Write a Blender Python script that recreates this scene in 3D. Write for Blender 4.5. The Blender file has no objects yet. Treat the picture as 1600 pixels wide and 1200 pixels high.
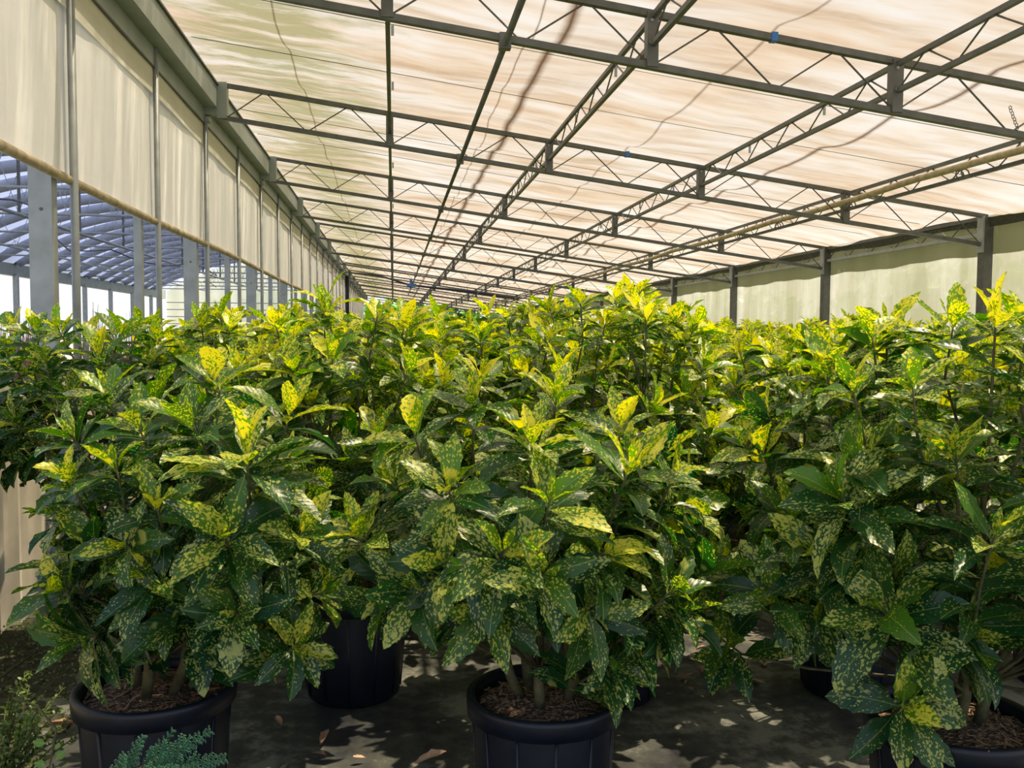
import bpy, bmesh, math, random
import numpy as np
from mathutils import Vector, Matrix

# ------------------------------------------------------------------ camera
EYE = 1.45
F, PITCH, YAW, ROLL = 1398.3, 0.05543, 0.13191, 0.00628
scene = bpy.context.scene
C = scene.collection
cam = bpy.data.cameras.new('camera'); camo = bpy.data.objects.new('camera', cam); C.objects.link(camo)
cam.sensor_width = 36; cam.lens = F / 1600 * 36; cam.clip_end = 400; cam.clip_start = 0.02
_c, _s = math.cos(YAW), math.sin(YAW)
_R = Vector((_c, -_s, 0)); _D = Vector((_s, _c, 0)); _Z = Vector((0, 0, 1))
_Fw = _D * math.cos(PITCH) - _Z * math.sin(PITCH); _U = _D * math.sin(PITCH) + _Z * math.cos(PITCH)
_X = _R * math.cos(ROLL) + _U * math.sin(ROLL); _Y = -_R * math.sin(ROLL) + _U * math.cos(ROLL)
m = Matrix.Identity(4)
for i in range(3):
    m[i][0], m[i][1], m[i][2] = _X[i], _Y[i], -_Fw[i]
m[2][3] = EYE
camo.matrix_world = m
scene.camera = camo

# ------------------------------------------------------------------ sky, sun, exposure
SUN_DIR = Vector((0.42, 0.14, 1.0)).normalized()      # towards the sun
world = bpy.data.worlds.new('sky'); scene.world = world; world.use_nodes = True
wn = world.node_tree; wn.nodes.clear()
wo = wn.nodes.new('ShaderNodeOutputWorld'); wb = wn.nodes.new('ShaderNodeBackground')
# hazy bright summer sky: white at the horizon, blue overhead
tc = wn.nodes.new('ShaderNodeTexCoord'); sxyz = wn.nodes.new('ShaderNodeSeparateXYZ'); cr = wn.nodes.new('ShaderNodeValToRGB')
wn.links.new(tc.outputs['Generated'], sxyz.inputs[0]); wn.links.new(sxyz.outputs[2], cr.inputs[0])
e = cr.color_ramp.elements; e[0].position = 0.0; e[0].color = (0.95, 0.97, 1.0, 1); e[1].position = 0.75; e[1].color = (0.18, 0.30, 0.60, 1)
e = e.new(0.16); e.color = (0.42, 0.50, 0.66, 1)
wb.inputs['Strength'].default_value = 1.15
wn.links.new(cr.outputs[0], wb.inputs[0]); wn.links.new(wb.outputs[0], wo.inputs[0])
sl = bpy.data.lights.new('sun', 'SUN'); sl.energy = 14.0; sl.angle = math.radians(0.6); sl.color = (1.0, 0.93, 0.82)
so = bpy.data.objects.new('sun', sl); C.objects.link(so); so.rotation_euler = SUN_DIR.to_track_quat('Z', 'Y').to_euler()
so.location = (3, -2, 12)
vs = scene.view_settings
vs.view_transform = 'Standard'; vs.look = 'None'; vs.gamma = 1; vs.use_curve_mapping = False
vs.exposure = 0.2
scene.cycles.max_bounces = 8; scene.cycles.transparent_max_bounces = 12
scene.cycles.diffuse_bounces = 4; scene.cycles.transmission_bounces = 6; scene.cycles.glossy_bounces = 3

# ------------------------------------------------------------------ material helpers
def mat(name):
    m = bpy.data.materials.new(name); m.use_nodes = True
    nt = m.node_tree; nt.nodes.clear()
    return m, nt
def N(nt, t, **kw):
    n = nt.nodes.new(t)
    for k, v in kw.items():
        if k in n.inputs: n.inputs[k].default_value = v
        else: setattr(n, k, v)
    return n
def L(nt, a, b): nt.links.new(a, b)
def ramp(nt, fac, stops):
    r = nt.nodes.new('ShaderNodeValToRGB'); e = r.color_ramp.elements
    while len(e) < len(stops): e.new(0.5)
    for el, (p, c) in zip(e, stops):
        el.position = p; el.color = (*c, 1) if len(c) == 3 else c
    L(nt, fac, r.inputs[0]); return r
def mixc(nt, fac, a, b):
    n = nt.nodes.new('ShaderNodeMix'); n.data_type = 'RGBA'
    for s, v in ((n.inputs[0], fac), (n.inputs[6], a), (n.inputs[7], b)):
        if isinstance(v, (tuple, float, int)): s.default_value = (*v, 1) if isinstance(v, tuple) and len(v) == 3 else v
        else: L(nt, v, s)
    return n.outputs[2]
def math_(nt, op, a, b=None, c=None):
    n = nt.nodes.new('ShaderNodeMath'); n.operation = op
    for s, v in zip(n.inputs, (a, b, c)):
        if v is None: continue
        if isinstance(v, (int, float)): s.default_value = v
        else: L(nt, v, s)
    return n.outputs[0]
def mapping(nt, vec, scale):
    n = nt.nodes.new('ShaderNodeMapping'); n.inputs['Scale'].default_value = scale; L(nt, vec, n.inputs[0]); return n.outputs[0]
def noise(nt, vec, scale, detail=3, rough=0.5):
    n = N(nt, 'ShaderNodeTexNoise', Scale=scale, Detail=detail, Roughness=rough); L(nt, vec, n.inputs['Vector']); return n.outputs['Fac']
def coord(nt, w='Object'):
    return nt.nodes.new('ShaderNodeTexCoord').outputs[w]

def simple(name, col, rough=0.5, metal=0.0, var=0.25, nscale=30, bump=0.1, bscale=200, bdist=0.002):
    m, nt = mat(name)
    p = N(nt, 'ShaderNodeBsdfPrincipled', Roughness=rough, Metallic=metal)
    o = nt.nodes.new('ShaderNodeOutputMaterial'); co = coord(nt)
    f = noise(nt, co, nscale, 4)
    lo = tuple(max(0, c * (1 - var)) for c in col); hi = tuple(min(1, c * (1 + var)) for c in col)
    r = ramp(nt, f, [(0.3, lo), (0.7, hi)]); L(nt, r.outputs[0], p.inputs['Base Color'])
    if bump:
        b = N(nt, 'ShaderNodeBump', Strength=bump, Distance=bdist); L(nt, noise(nt, co, bscale, 2), b.inputs['Height']); L(nt, b.outputs[0], p.inputs['Normal'])
    L(nt, p.outputs[0], o.inputs[0]); return m

STEEL = simple('dark_galvanised_steel', (0.11, 0.118, 0.112), 0.5, 0.3, 0.2, 12)
STEELL = simple('grey_galvanised_steel', (0.33, 0.36, 0.37), 0.5, 0.3, 0.15, 9)
GUTTER = simple('painted_gutter_steel', (0.27, 0.31, 0.30), 0.5, 0.2, 0.12, 4)
ROD = simple('rod_steel', (0.10, 0.10, 0.095), 0.5, 0.3)
PIPE = simple('dark_blue_pipe', (0.012, 0.02, 0.045), 0.35, 0, 0.2)
BLUE = simple('blue_plastic', (0.03, 0.16, 0.5), 0.4, 0, 0.1)
CANVAS = simple('tan_rolled_fabric', (0.42, 0.35, 0.24), 0.85, 0, 0.3, 15, 0.4, 60, 0.004)
POT = simple('black_plastic', (0.006, 0.010, 0.021), 0.42, 0, 0.25, 20, 0.15, 300, 0.001)
STEM = simple('green_brown_stem', (0.10, 0.095, 0.045), 0.7, 0, 0.5, 25, 0.5, 150, 0.003)
BARE = simple('bare_reddish_twig', (0.30, 0.17, 0.10), 0.8, 0, 0.3)
DEAD = simple('dead_leaf', (0.34, 0.20, 0.13), 0.65, 0, 0.45, 18, 0.4, 60, 0.003)
PALE = simple('pale_dead_leaf', (0.55, 0.36, 0.24), 0.6, 0, 0.3, 30, 0.4, 80, 0.003)

def fabric(name, base, trans, stain_shade=None, glow=0.62, gain=1.0, tint=(1, 0.88, 0.70)):
    """woven translucent shade cloth: part lets light straight through the weave, part glows"""
    m, nt = mat(name); co = coord(nt)
    o = nt.nodes.new('ShaderNodeOutputMaterial')
    col = base
    if stain_shade == 'roof':
        s = noise(nt, mapping(nt, co, (0.9, 5.0, 1)), 1.0, 5, 0.6)
        r = ramp(nt, s, [(0.34, (0.62, 0.49, 0.34)), (0.50, (0.88, 0.76, 0.60)), (0.62, (1.0, 0.94, 0.84))])
        fine = noise(nt, mapping(nt, co, (14, 1.2, 1)), 2.0, 3, 0.6)
        r2 = mixc(nt, math_(nt, 'MULTIPLY', fine, 0.30), r.outputs[0], (0.95, 0.90, 0.80))
        mot = noise(nt, mapping(nt, co, (0.5, 1.7, 1)), 1.1, 4, 0.55)
        mr = ramp(nt, mot, [(0.40, (0.78, 0.64, 0.47)), (0.60, (1.0, 1.0, 1.0))])
        mm = nt.nodes.new('ShaderNodeMix'); mm.data_type = 'RGBA'; mm.blend_type = 'MULTIPLY'; mm.inputs[0].default_value = 0.8
        L(nt, r2, mm.inputs[6]); L(nt, mr.outputs[0], mm.inputs[7]); r2 = mm.outputs[2]
        # green algae in streaks over the gutter side
        sx = nt.nodes.new('ShaderNodeSeparateXYZ'); L(nt, co, sx.inputs[0])
        g = noise(nt, mapping(nt, co, (0.8, 3.8, 1)), 1.5, 6, 0.7)
        near = math_(nt, 'SUBTRACT', 0.78, math_(nt, 'MULTIPLY', math_(nt, 'ABSOLUTE', math_(nt, 'ADD', sx.outputs[0], 1.0)), 0.28))
        ga = ramp(nt, math_(nt, 'MULTIPLY', g, near), [(0.25, (0, 0, 0)), (0.38, (1, 1, 1))])
        r3 = mixc(nt, math_(nt, 'MULTIPLY', ga.outputs[0], 0.9), r2, (0.36, 0.33, 0.14))
        # brown lengthwise dirt lines
        wob = math_(nt, 'MULTIPLY', math_(nt, 'SUBTRACT', noise(nt, mapping(nt, co, (0.0, 0.9, 0)), 1.0, 3), 0.5), 0.07)
        xx = math_(nt, 'ADD', sx.outputs[0], wob)
        for x0, w, k in ((1.12, 0.030, 1.0), (3.84, 0.020, 0.95), (-0.85, 0.006, 0.8), (2.36, 0.010, 0.7), (0.93, 0.006, 0.8)):
            d = math_(nt, 'DIVIDE', math_(nt, 'ABSOLUTE', math_(nt, 'SUBTRACT', xx, x0)), w)
            f = math_(nt, 'MULTIPLY', math_(nt, 'MAXIMUM', math_(nt, 'SUBTRACT', 1.0, math_(nt, 'MULTIPLY', d, 0.5)), 0.0), k)
            r3 = mixc(nt, f, r3, (0.12, 0.06, 0.025))
        col = r3
    elif stain_shade == 'green':  # tree shade on the wall painted as green mottling, with pale dapples
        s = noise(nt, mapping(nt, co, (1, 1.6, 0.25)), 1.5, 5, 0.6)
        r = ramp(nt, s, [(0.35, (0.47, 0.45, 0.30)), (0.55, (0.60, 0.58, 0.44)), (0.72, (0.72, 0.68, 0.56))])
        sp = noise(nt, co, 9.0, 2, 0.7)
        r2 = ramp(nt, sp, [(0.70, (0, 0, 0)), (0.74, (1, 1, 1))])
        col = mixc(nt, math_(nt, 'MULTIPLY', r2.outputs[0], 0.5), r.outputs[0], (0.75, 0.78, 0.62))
    elif stain_shade == 'curtain':
        s = noise(nt, mapping(nt, co, (1, 2.2, 0.35)), 1.2, 5, 0.6)
        r = ramp(nt, s, [(0.35, (0.82, 0.82, 0.80)), (0.65, (0.93, 0.93, 0.92))])
        sx = nt.nodes.new('ShaderNodeSeparateXYZ'); L(nt, co, sx.inputs[0])
        top = math_(nt, 'ADD', math_(nt, 'MULTIPLY', math_(nt, 'SUBTRACT', sx.outputs[2], 3.18), 4.0), math_(nt, 'MULTIPLY', noise(nt, mapping(nt, co, (1, 3, 1)), 1.5, 4), 0.5))
        tm = ramp(nt, top, [(0.0, (0, 0, 0)), (0.9, (1, 1, 1))])
        col = mixc(nt, math_(nt, 'MULTIPLY', tm.outputs[0], 0.6), r.outputs[0], (0.50, 0.46, 0.30))
    raw = col
    if gain != 1.0: col = mixc(nt, 1.0 - gain, col, (0.0, 0.0, 0.0))
    d = nt.nodes.new('ShaderNodeBsdfDiffuse'); t = nt.nodes.new('ShaderNodeBsdfTranslucent'); tr = nt.nodes.new('ShaderNodeBsdfTransparent')
    for n in (d, t):
        if isinstance(col, tuple): n.inputs[0].default_value = (*col, 1)
        else: L(nt, col, n.inputs[0])
    tr.inputs[0].default_value = (*tint, 1)
    m1 = N(nt, 'ShaderNodeMixShader', Fac=glow); L(nt, d.outputs[0], m1.inputs[1]); L(nt, t.outputs[0], m1.inputs[2])
    m2 = N(nt, 'ShaderNodeMixShader', Fac=trans)
    if stain_shade == 'roof':          # dirt and algae close the weave
        bw = nt.nodes.new('ShaderNodeRGBToBW'); L(nt, raw, bw.inputs[0])
        L(nt, math_(nt, 'MULTIPLY', math_(nt, 'POWER', bw.outputs[0], 1.3), trans * 1.2), m2.inputs[0])
    L(nt, m1.outputs[0], m2.inputs[1]); L(nt, tr.outputs[0], m2.inputs[2])
    w = noise(nt, co, 6, 3)
    b = N(nt, 'ShaderNodeBump', Strength=0.25, Distance=0.02); L(nt, w, b.inputs['Height']); L(nt, b.outputs[0], d.inputs['Normal']); L(nt, b.outputs[0], t.inputs['Normal'])
    L(nt, m2.outputs[0], o.inputs[0]); return m
ROOFCLOTH = fabric('cream_roof_cloth', None, 0.39, 'roof', 0.60, 0.42)
CURTAIN = fabric('cream_curtain_cloth', None, 0.03, 'curtain', 0.18)
WALLCLOTH = fabric('painted_tree_shade_cloth', None, 0.08, 'green', 0.5)
BLUEFILM = fabric('blue_grey_double_film', (0.27, 0.31, 0.44), 0.0, None, 0.55)
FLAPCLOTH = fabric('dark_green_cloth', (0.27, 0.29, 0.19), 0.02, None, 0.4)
ENDFILM = fabric('pale_yellow_green_sheet', (0.78, 0.80, 0.62), 0.15)
SKIRT = simple('ribbed_cream_sheet', (0.88, 0.83, 0.72), 0.6, 0, 0.12, 6, 0.1)
HEM = simple('dark_hem_cloth', (0.05, 0.055, 0.04), 0.9)

PUFFSHADE = simple('film_shade_band', (0.36, 0.39, 0.47), 0.45, 0, 0.1, 3, 0)  # colour of the added tubes that give the film its dark bands
def leafmat(name, dark, lighter, young_base, spot, young_spot, amount, trans=0.22):
    m, nt = mat(name); o = nt.nodes.new('ShaderNodeOutputMaterial')
    uv = coord(nt, 'UV')
    at = nt.nodes.new('ShaderNodeAttribute'); at.attribute_name = 'leaf'
    sp = nt.nodes.new('ShaderNodeSeparateColor'); L(nt, at.outputs['Color'], sp.inputs[0])
    rnd, young, shade = sp.outputs[0], sp.outputs[1], sp.outputs[2]
    off = nt.nodes.new('ShaderNodeCombineXYZ')
    L(nt, math_(nt, 'MULTIPLY', rnd, 91.7), off.inputs[0]); L(nt, math_(nt, 'MULTIPLY', rnd, 37.3), off.inputs[1]); L(nt, math_(nt, 'MULTIPLY', rnd, 13.0), off.inputs[2])
    add = nt.nodes.new('ShaderNodeVectorMath'); add.operation = 'ADD'; L(nt, uv, add.inputs[0]); L(nt, off.outputs[0], add.inputs[1])
    v = add.outputs[0]
    wn_ = N(nt, 'ShaderNodeTexNoise', Scale=6.0, Detail=2); L(nt, v, wn_.inputs['Vector'])
    dist = nt.nodes.new('ShaderNodeVectorMath'); dist.operation = 'MULTIPLY_ADD'
    L(nt, wn_.outputs['Color'], dist.inputs[0]); dist.inputs[1].default_value = (0.16, 0.16, 0); L(nt, v, dist.inputs[2])
    st = mapping(nt, dist.outputs[0], (0.7, 1.15, 1))
    big = noise(nt, v, 1.5, 2)
    # small speckles
    v1 = N(nt, 'ShaderNodeTexVoronoi', Scale=15.0); L(nt, st, v1.inputs['Vector'])
    th = math_(nt, 'ADD', math_(nt, 'MULTIPLY', big, 0.75), math_(nt, 'ADD', math_(nt, 'MULTIPLY', rnd, 0.34), amount - 0.44))
    th = math_(nt, 'ADD', th, math_(nt, 'MULTIPLY', young, 0.26))
    s1 = math_(nt, 'MULTIPLY', math_(nt, 'SUBTRACT', th, v1.outputs['Distance']), 14.0)
    v2 = N(nt, 'ShaderNodeTexVoronoi', Scale=5.2); L(nt, st, v2.inputs['Vector'])
    th2 = math_(nt, 'ADD', math_(nt, 'MULTIPLY', big, 0.7), math_(nt, 'ADD', math_(nt, 'MULTIPLY', rnd, 0.22), amount - 0.47))
    s2 = math_(nt, 'MULTIPLY', math_(nt, 'SUBTRACT', th2, v2.outputs['Distance']), 14.0)
    n3 = noise(nt, v, 1.1, 2)
    s3 = math_(nt, 'MULTIPLY', math_(nt, 'SUBTRACT', n3, 0.685), 25.0)
    mx = math_(nt, 'MAXIMUM', math_(nt, 'MAXIMUM', s1, s2), s3)
    mask = N(nt, 'ShaderNodeClamp'); L(nt, mx, mask.inputs[0]); mask = mask.outputs[0]
    base = mixc(nt, noise(nt, v, 2.2, 2), dark, lighter)  # two leaf greens mixed at random by noise
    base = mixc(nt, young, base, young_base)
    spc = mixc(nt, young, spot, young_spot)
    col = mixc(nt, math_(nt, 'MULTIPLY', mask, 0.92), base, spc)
    # pale midrib and faint side veins
    sx = nt.nodes.new('ShaderNodeSeparateXYZ'); L(nt, uv, sx.inputs[0])
    ax = math_(nt, 'ABSOLUTE', sx.outputs[1])
    rib = math_(nt, 'LESS_THAN', ax, 0.012)
    col = mixc(nt, math_(nt, 'MULTIPLY', rib, 0.55), col, (0.30, 0.42, 0.10))
    wave = math_(nt, 'SINE', math_(nt, 'MULTIPLY', math_(nt, 'SUBTRACT', sx.outputs[0], math_(nt, 'MULTIPLY', ax, 1.1)), 34.0))
    bp = N(nt, 'ShaderNodeBump', Strength=0.12, Distance=0.002); L(nt, wave, bp.inputs['Height'])
    p = N(nt, 'ShaderNodeBsdfPrincipled', Roughness=0.36); L(nt, col, p.inputs['Base Color']); L(nt, bp.outputs[0], p.inputs['Normal'])
    p.inputs['Specular IOR Level'].default_value = 0.55
    t = nt.nodes.new('ShaderNodeBsdfTranslucent')
    hs = N(nt, 'ShaderNodeHueSaturation', Saturation=1.25, Value=1.9); L(nt, col, hs.inputs['Color']); L(nt, hs.outputs[0], t.inputs[0])
    ms = N(nt, 'ShaderNodeMixShader', Fac=trans); L(nt, p.outputs[0], ms.inputs[1]); L(nt, t.outputs[0], ms.inputs[2])
    L(nt, ms.outputs[0], o.inputs[0]); return m
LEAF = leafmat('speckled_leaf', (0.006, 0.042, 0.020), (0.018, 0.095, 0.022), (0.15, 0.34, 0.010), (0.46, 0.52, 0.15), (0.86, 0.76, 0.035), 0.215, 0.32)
PLAINLEAF = leafmat('plain_green_leaf', (0.05, 0.13, 0.02), (0.10, 0.22, 0.03), (0.16, 0.34, 0.05), (0.14, 0.28, 0.05), (0.2, 0.4, 0.06), 0.05)
SMALLLEAF = leafmat('small_grey_green_leaf', (0.07, 0.13, 0.05), (0.14, 0.22, 0.08), (0.25, 0.36, 0.10), (0.2, 0.26, 0.1), (0.3, 0.4, 0.1), 0.05)
NEEDLE = simple('blue_green_scale_foliage', (0.05, 0.16, 0.085), 0.6, 0, 0.4, 25)

def floor_mat():
    m, nt = mat('woven_ground_cover'); o = nt.nodes.new('ShaderNodeOutputMaterial'); co = coord(nt)
    p = N(nt, 'ShaderNodeBsdfPrincipled', Roughness=0.62)
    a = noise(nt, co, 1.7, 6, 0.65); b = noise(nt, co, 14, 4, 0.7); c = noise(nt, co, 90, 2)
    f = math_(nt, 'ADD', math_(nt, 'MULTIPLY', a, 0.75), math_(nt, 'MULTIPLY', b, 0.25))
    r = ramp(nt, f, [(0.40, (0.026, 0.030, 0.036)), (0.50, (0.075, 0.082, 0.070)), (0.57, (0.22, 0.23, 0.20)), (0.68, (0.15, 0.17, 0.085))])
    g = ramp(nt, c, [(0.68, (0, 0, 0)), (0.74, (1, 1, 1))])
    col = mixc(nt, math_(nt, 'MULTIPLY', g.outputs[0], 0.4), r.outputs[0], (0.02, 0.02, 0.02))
    L(nt, col, p.inputs['Base Color'])
    w = N(nt, 'ShaderNodeTexChecker', Scale=300.0); L(nt, co, w.inputs['Vector'])
    h = math_(nt, 'ADD', math_(nt, 'MULTIPLY', w.outputs['Fac'], 0.15), b)
    bp = N(nt, 'ShaderNodeBump', Strength=0.4, Distance=0.006); L(nt, h, bp.inputs['Height']); L(nt, bp.outputs[0], p.inputs['Normal'])
    L(nt, p.outputs[0], o.inputs[0]); return m
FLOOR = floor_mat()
def soil_mat():
    m, nt = mat('bark_soil'); o = nt.nodes.new('ShaderNodeOutputMaterial'); co = coord(nt)
    p = N(nt, 'ShaderNodeBsdfPrincipled', Roughness=0.9)
    v = N(nt, 'ShaderNodeTexVoronoi', Scale=90.0); L(nt, mapping(nt, co, (1, 1.5, 1)), v.inputs['Vector'])
    s = nt.nodes.new('ShaderNodeSeparateColor'); L(nt, v.outputs['Color'], s.inputs[0])
    r = ramp(nt, s.outputs[0], [(0.1, (0.06, 0.035, 0.022)), (0.55, (0.17, 0.105, 0.065)), (0.95, (0.42, 0.29, 0.19))])
    L(nt, r.outputs[0], p.inputs['Base Color'])
    bp = N(nt, 'ShaderNodeBump', Strength=1.0, Distance=0.01); L(nt, v.outputs['Distance'], bp.inputs['Height']); L(nt, bp.outputs[0], p.inputs['Normal'])
    L(nt, p.outputs[0], o.inputs[0]); return m
SOIL = soil_mat()
EARTH = simple('outdoor_earth', (0.26, 0.24, 0.17), 0.9, 0, 0.4, 0.8)
CHIP = simple('wood_chip', (0.30, 0.19, 0.11), 0.8, 0, 0.6, 40)
BANK = simple('bank_gravel', (0.075, 0.08, 0.05), 0.95, 0, 0.5, 30, 1.0, 60, 0.02)

# ------------------------------------------------------------------ mesh helpers
class MB:
    def __init__(self): self.v = []; self.f = []
    def box(self, x0, x1, y0, y1, z0, z1):
        b = len(self.v)
        for x in (x0, x1):
            for y in (y0, y1):
                for z in (z0, z1): self.v.append((x, y, z))
        self.f += [tuple(b + i for i in q) for q in ((0, 1, 3, 2), (4, 6, 7, 5), (0, 4, 5, 1), (2, 3, 7, 6), (0, 2, 6, 4), (1, 5, 7, 3))]
    def ring(self, pts, close=True):
        b = len(self.v); self.v += [tuple(p) for p in pts]; return b
    def bar(self, p, q, w, h, up=(0, 0, 1)):
        """rectangular tube from p to q"""
        p, q = Vector(p), Vector(q); d = (q - p).normalized(); u = Vector(up)
        s = d.cross(u)
        if s.length < 1e-4: s = Vector((1, 0, 0))
        s.normalize(); u = s.cross(d).normalized()
        b = len(self.v)
        for c in (p, q):
            for a, e in ((-1, -1), (1, -1), (1, 1), (-1, 1)): self.v.append(tuple(c + s * a * w / 2 + u * e * h / 2))
        self.f += [(b, b+1, b+5, b+4), (b+1, b+2, b+6, b+5), (b+2, b+3, b+7, b+6), (b+3, b, b+4, b+7), (b+3, b+2, b+1, b), (b+4, b+5, b+6, b+7)]
    def tube(self, pts, rad, n=8, cap=True):
        pts = [Vector(p) for p in pts]; k = len(pts)
        if not isinstance(rad, (list, tuple)): rad = [rad] * k
        prev = None; b0 = len(self.v)
        for i, p in enumerate(pts):
            d = (pts[min(i+1, k-1)] - pts[max(i-1, 0)]).normalized()
            ref = prev if prev is not None else (Vector((0, 0, 1)) if abs(d.z) < 0.9 else Vector((1, 0, 0)))
            s = d.cross(ref).normalized() if d.cross(ref).length > 1e-4 else Vector((1, 0, 0))
            u = s.cross(d).normalized(); prev = u
            for j in range(n):
                a = 2 * math.pi * j / n; self.v.append(tuple(p + (s * math.cos(a) + u * math.sin(a)) * rad[i]))
        for i in range(k - 1):
            for j in range(n):
                a = b0 + i*n + j; c = b0 + i*n + (j+1) % n; self.f.append((a, c, c + n, a + n))
        if cap:
            self.f.append(tuple(b0 + j for j in range(n))[::-1]); self.f.append(tuple(b0 + (k-1)*n + j for j in range(n)))
    def lathe(self, prof, n=40, c=(0, 0)):
        b0 = len(self.v)
        for r, z in prof:
            for j in range(n):
                a = 2 * math.pi * j / n; self.v.append((c[0] + r*math.cos(a), c[1] + r*math.sin(a), z))
        for i in range(len(prof) - 1):
            for j in range(n):
                a = b0 + i*n + j; e = b0 + i*n + (j+1) % n; self.f.append((a, e, e+n, a+n))
    def grid(self, fn, nu, nv):
        b = len(self.v)
        for i in range(nu + 1):
            for j in range(nv + 1): self.v.append(tuple(fn(i/nu, j/nv)))
        for i in range(nu):
            for j in range(nv):
                a = b + i*(nv+1) + j; self.f.append((a, a + nv + 1, a + nv + 2, a + 1))
    def mesh(self, name, material, smooth=False):
        me = bpy.data.meshes.new(name); me.from_pydata(self.v, [], self.f); me.materials.append(material)
        if smooth: me.polygons.foreach_set('use_smooth', [True] * len(me.polygons))
        me.update(); return me
    def build(self, name, material, parent=None, smooth=False):
        return link(name, self.mesh(name, material, smooth), parent)
def link(name, me, parent=None):
    o = bpy.data.objects.new(name, me); C.objects.link(o)
    if parent is not None: o.parent = parent
    return o
def thing(name, label, cat, loc=(0, 0, 0), group=None):
    o = bpy.data.objects.new(name, None); C.objects.link(o); o.location = loc; o.empty_display_size = 0.1
    return tag(o, label, cat, group)
def tag(o, label, cat, group=None, kind=None):
    o['label'] = label; o['category'] = cat
    if group: o['group'] = group
    if kind: o['kind'] = kind
    return o
def struct(o, label, cat):
    o['kind'] = 'structure'; o['label'] = label; o['category'] = cat; return o
def dup(o, loc, label=None, group=None, rz=0.0, sc=None):
    r = o.copy(); C.objects.link(r); r.location = loc; r.rotation_euler = (0, 0, rz)
    if sc: r.scale = sc
    if label: r['label'] = label
    if group: r['group'] = group
    for ch in KIDS[o.name]:
        c = ch.copy(); C.objects.link(c); c.parent = r
        for g in KIDS.get(ch.name, []):
            d = g.copy(); C.objects.link(d); d.parent = c
    return r
KIDS = {}
def kids(o, *ch): KIDS.setdefault(o.name, []).extend(ch)
ORD = ['first', 'second', 'third', 'fourth', 'fifth', 'sixth', 'seventh', 'eighth', 'ninth', 'tenth', 'eleventh', 'twelfth', 'thirteenth', 'fourteenth', 'fifteenth', 'sixteenth', 'seventeenth', 'eighteenth', 'nineteenth', 'twentieth',
       'twenty-first', 'twenty-second', 'twenty-third', 'twenty-fourth', 'twenty-fifth', 'twenty-sixth', 'twenty-seventh', 'twenty-eighth', 'twenty-ninth', 'thirtieth', 'thirty-first', 'thirty-second']

# ------------------------------------------------------------------ dimensions
S = 3.6; Y1 = 5.358; NT = 15                      # trusses at Y1 + k S
XW, XR = -1.80, 6.33                              # side curtain, right wall
HB0, SL, TD = EYE + 1.832, 0.1332, 0.3075         # lower chord height at X = 0, fall, truss depth
LX = [-0.034, 1.548, 3.130, 4.712]                # lengthwise lattice girders
YE = Y1 + S * 14 + 0.4
def hb(x): return HB0 - SL * x
def ht(x): return hb(x) + TD
def hf(x): return ht(x) + 0.06

# ------------------------------------------------------------------ ground and shell
g = MB(); g.grid(lambda u, v: (-1.80 + 8.2*u, -3 + 60*v, 0.006*math.sin(9*u)*math.sin(50*v)), 30, 120)
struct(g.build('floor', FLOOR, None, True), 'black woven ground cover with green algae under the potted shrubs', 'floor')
g = MB(); g.box(-60, 60, -15, 160, -0.3, -0.02)
struct(g.build('ground', EARTH), 'pale bare earth outside the shade house', 'ground')

def roof_pt(u, v):
    x = -1.70 + u * 8.10; y = -1.6 + v * (YE + 1.6)
    z = hf(x) + 0.02
    fr = ((y - Y1) / 1.2) % 1.0
    z -= 0.075 * math.sin(math.pi * fr) * (0.75 + 0.35 * math.sin(x * 1.7 + math.floor((y - Y1) / 1.2) * 2.1))
    z += 0.012 * math.sin(3.1*x + 1.3*y) + 0.006*math.sin(11*x + 2*math.sin(y*2.1))
    if u > 0.97: z -= (u - 0.97) * 1.6
    return (x, y, z)
g = MB(); g.grid(roof_pt, 60, 480)
struct(g.build('ceiling', ROOFCLOTH, None, True), 'sloping cream shade cloth roof sagging between the trusses, green stains at left', 'ceiling')

def curt_pt(u, v):
    y = 0.8 + v * (YE - 0.8); z = EYE + 0.86 + u * 1.22
    x = XW - 0.006 + 0.007*math.sin(y*2.3) + 0.004*math.sin(y*7.1 + z) + 0.003*math.sin(y*17 + 3*z)*(1-u)
    return (x, y, z)
g = MB(); g.grid(curt_pt, 6, 420)
struct(g.build('wall_left', CURTAIN, None, True), 'long cream roll-up curtain wall hanging under the gutter', 'wall')
g = MB(); g.grid(lambda u, v: (XW + 0.014 + 0.004*math.sin(v*170), 0.8 + v*(YE-0.8), EYE + 2.08 - u*(0.30 + 0.008*math.sin(v*90))), 2, 420)
tag(g.build('curtain_flap', CURTAIN, None, True), 'narrow stained cream cloth flap along the top of the side curtain', 'flap')

def skirt_pt(u, v):
    y = 0.5 + v * 35; z = u * 1.20
    return (XW - 0.01 + 0.012 * (1 if int(v * 35 / 0.028) % 2 else -1), y, z)
g = MB(); g.grid(skirt_pt, 1, 1250)
struct(g.build('trim_1', SKIRT), 'low ribbed cream sheet wall under the open side, sunlit at far left', 'low wall')

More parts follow.
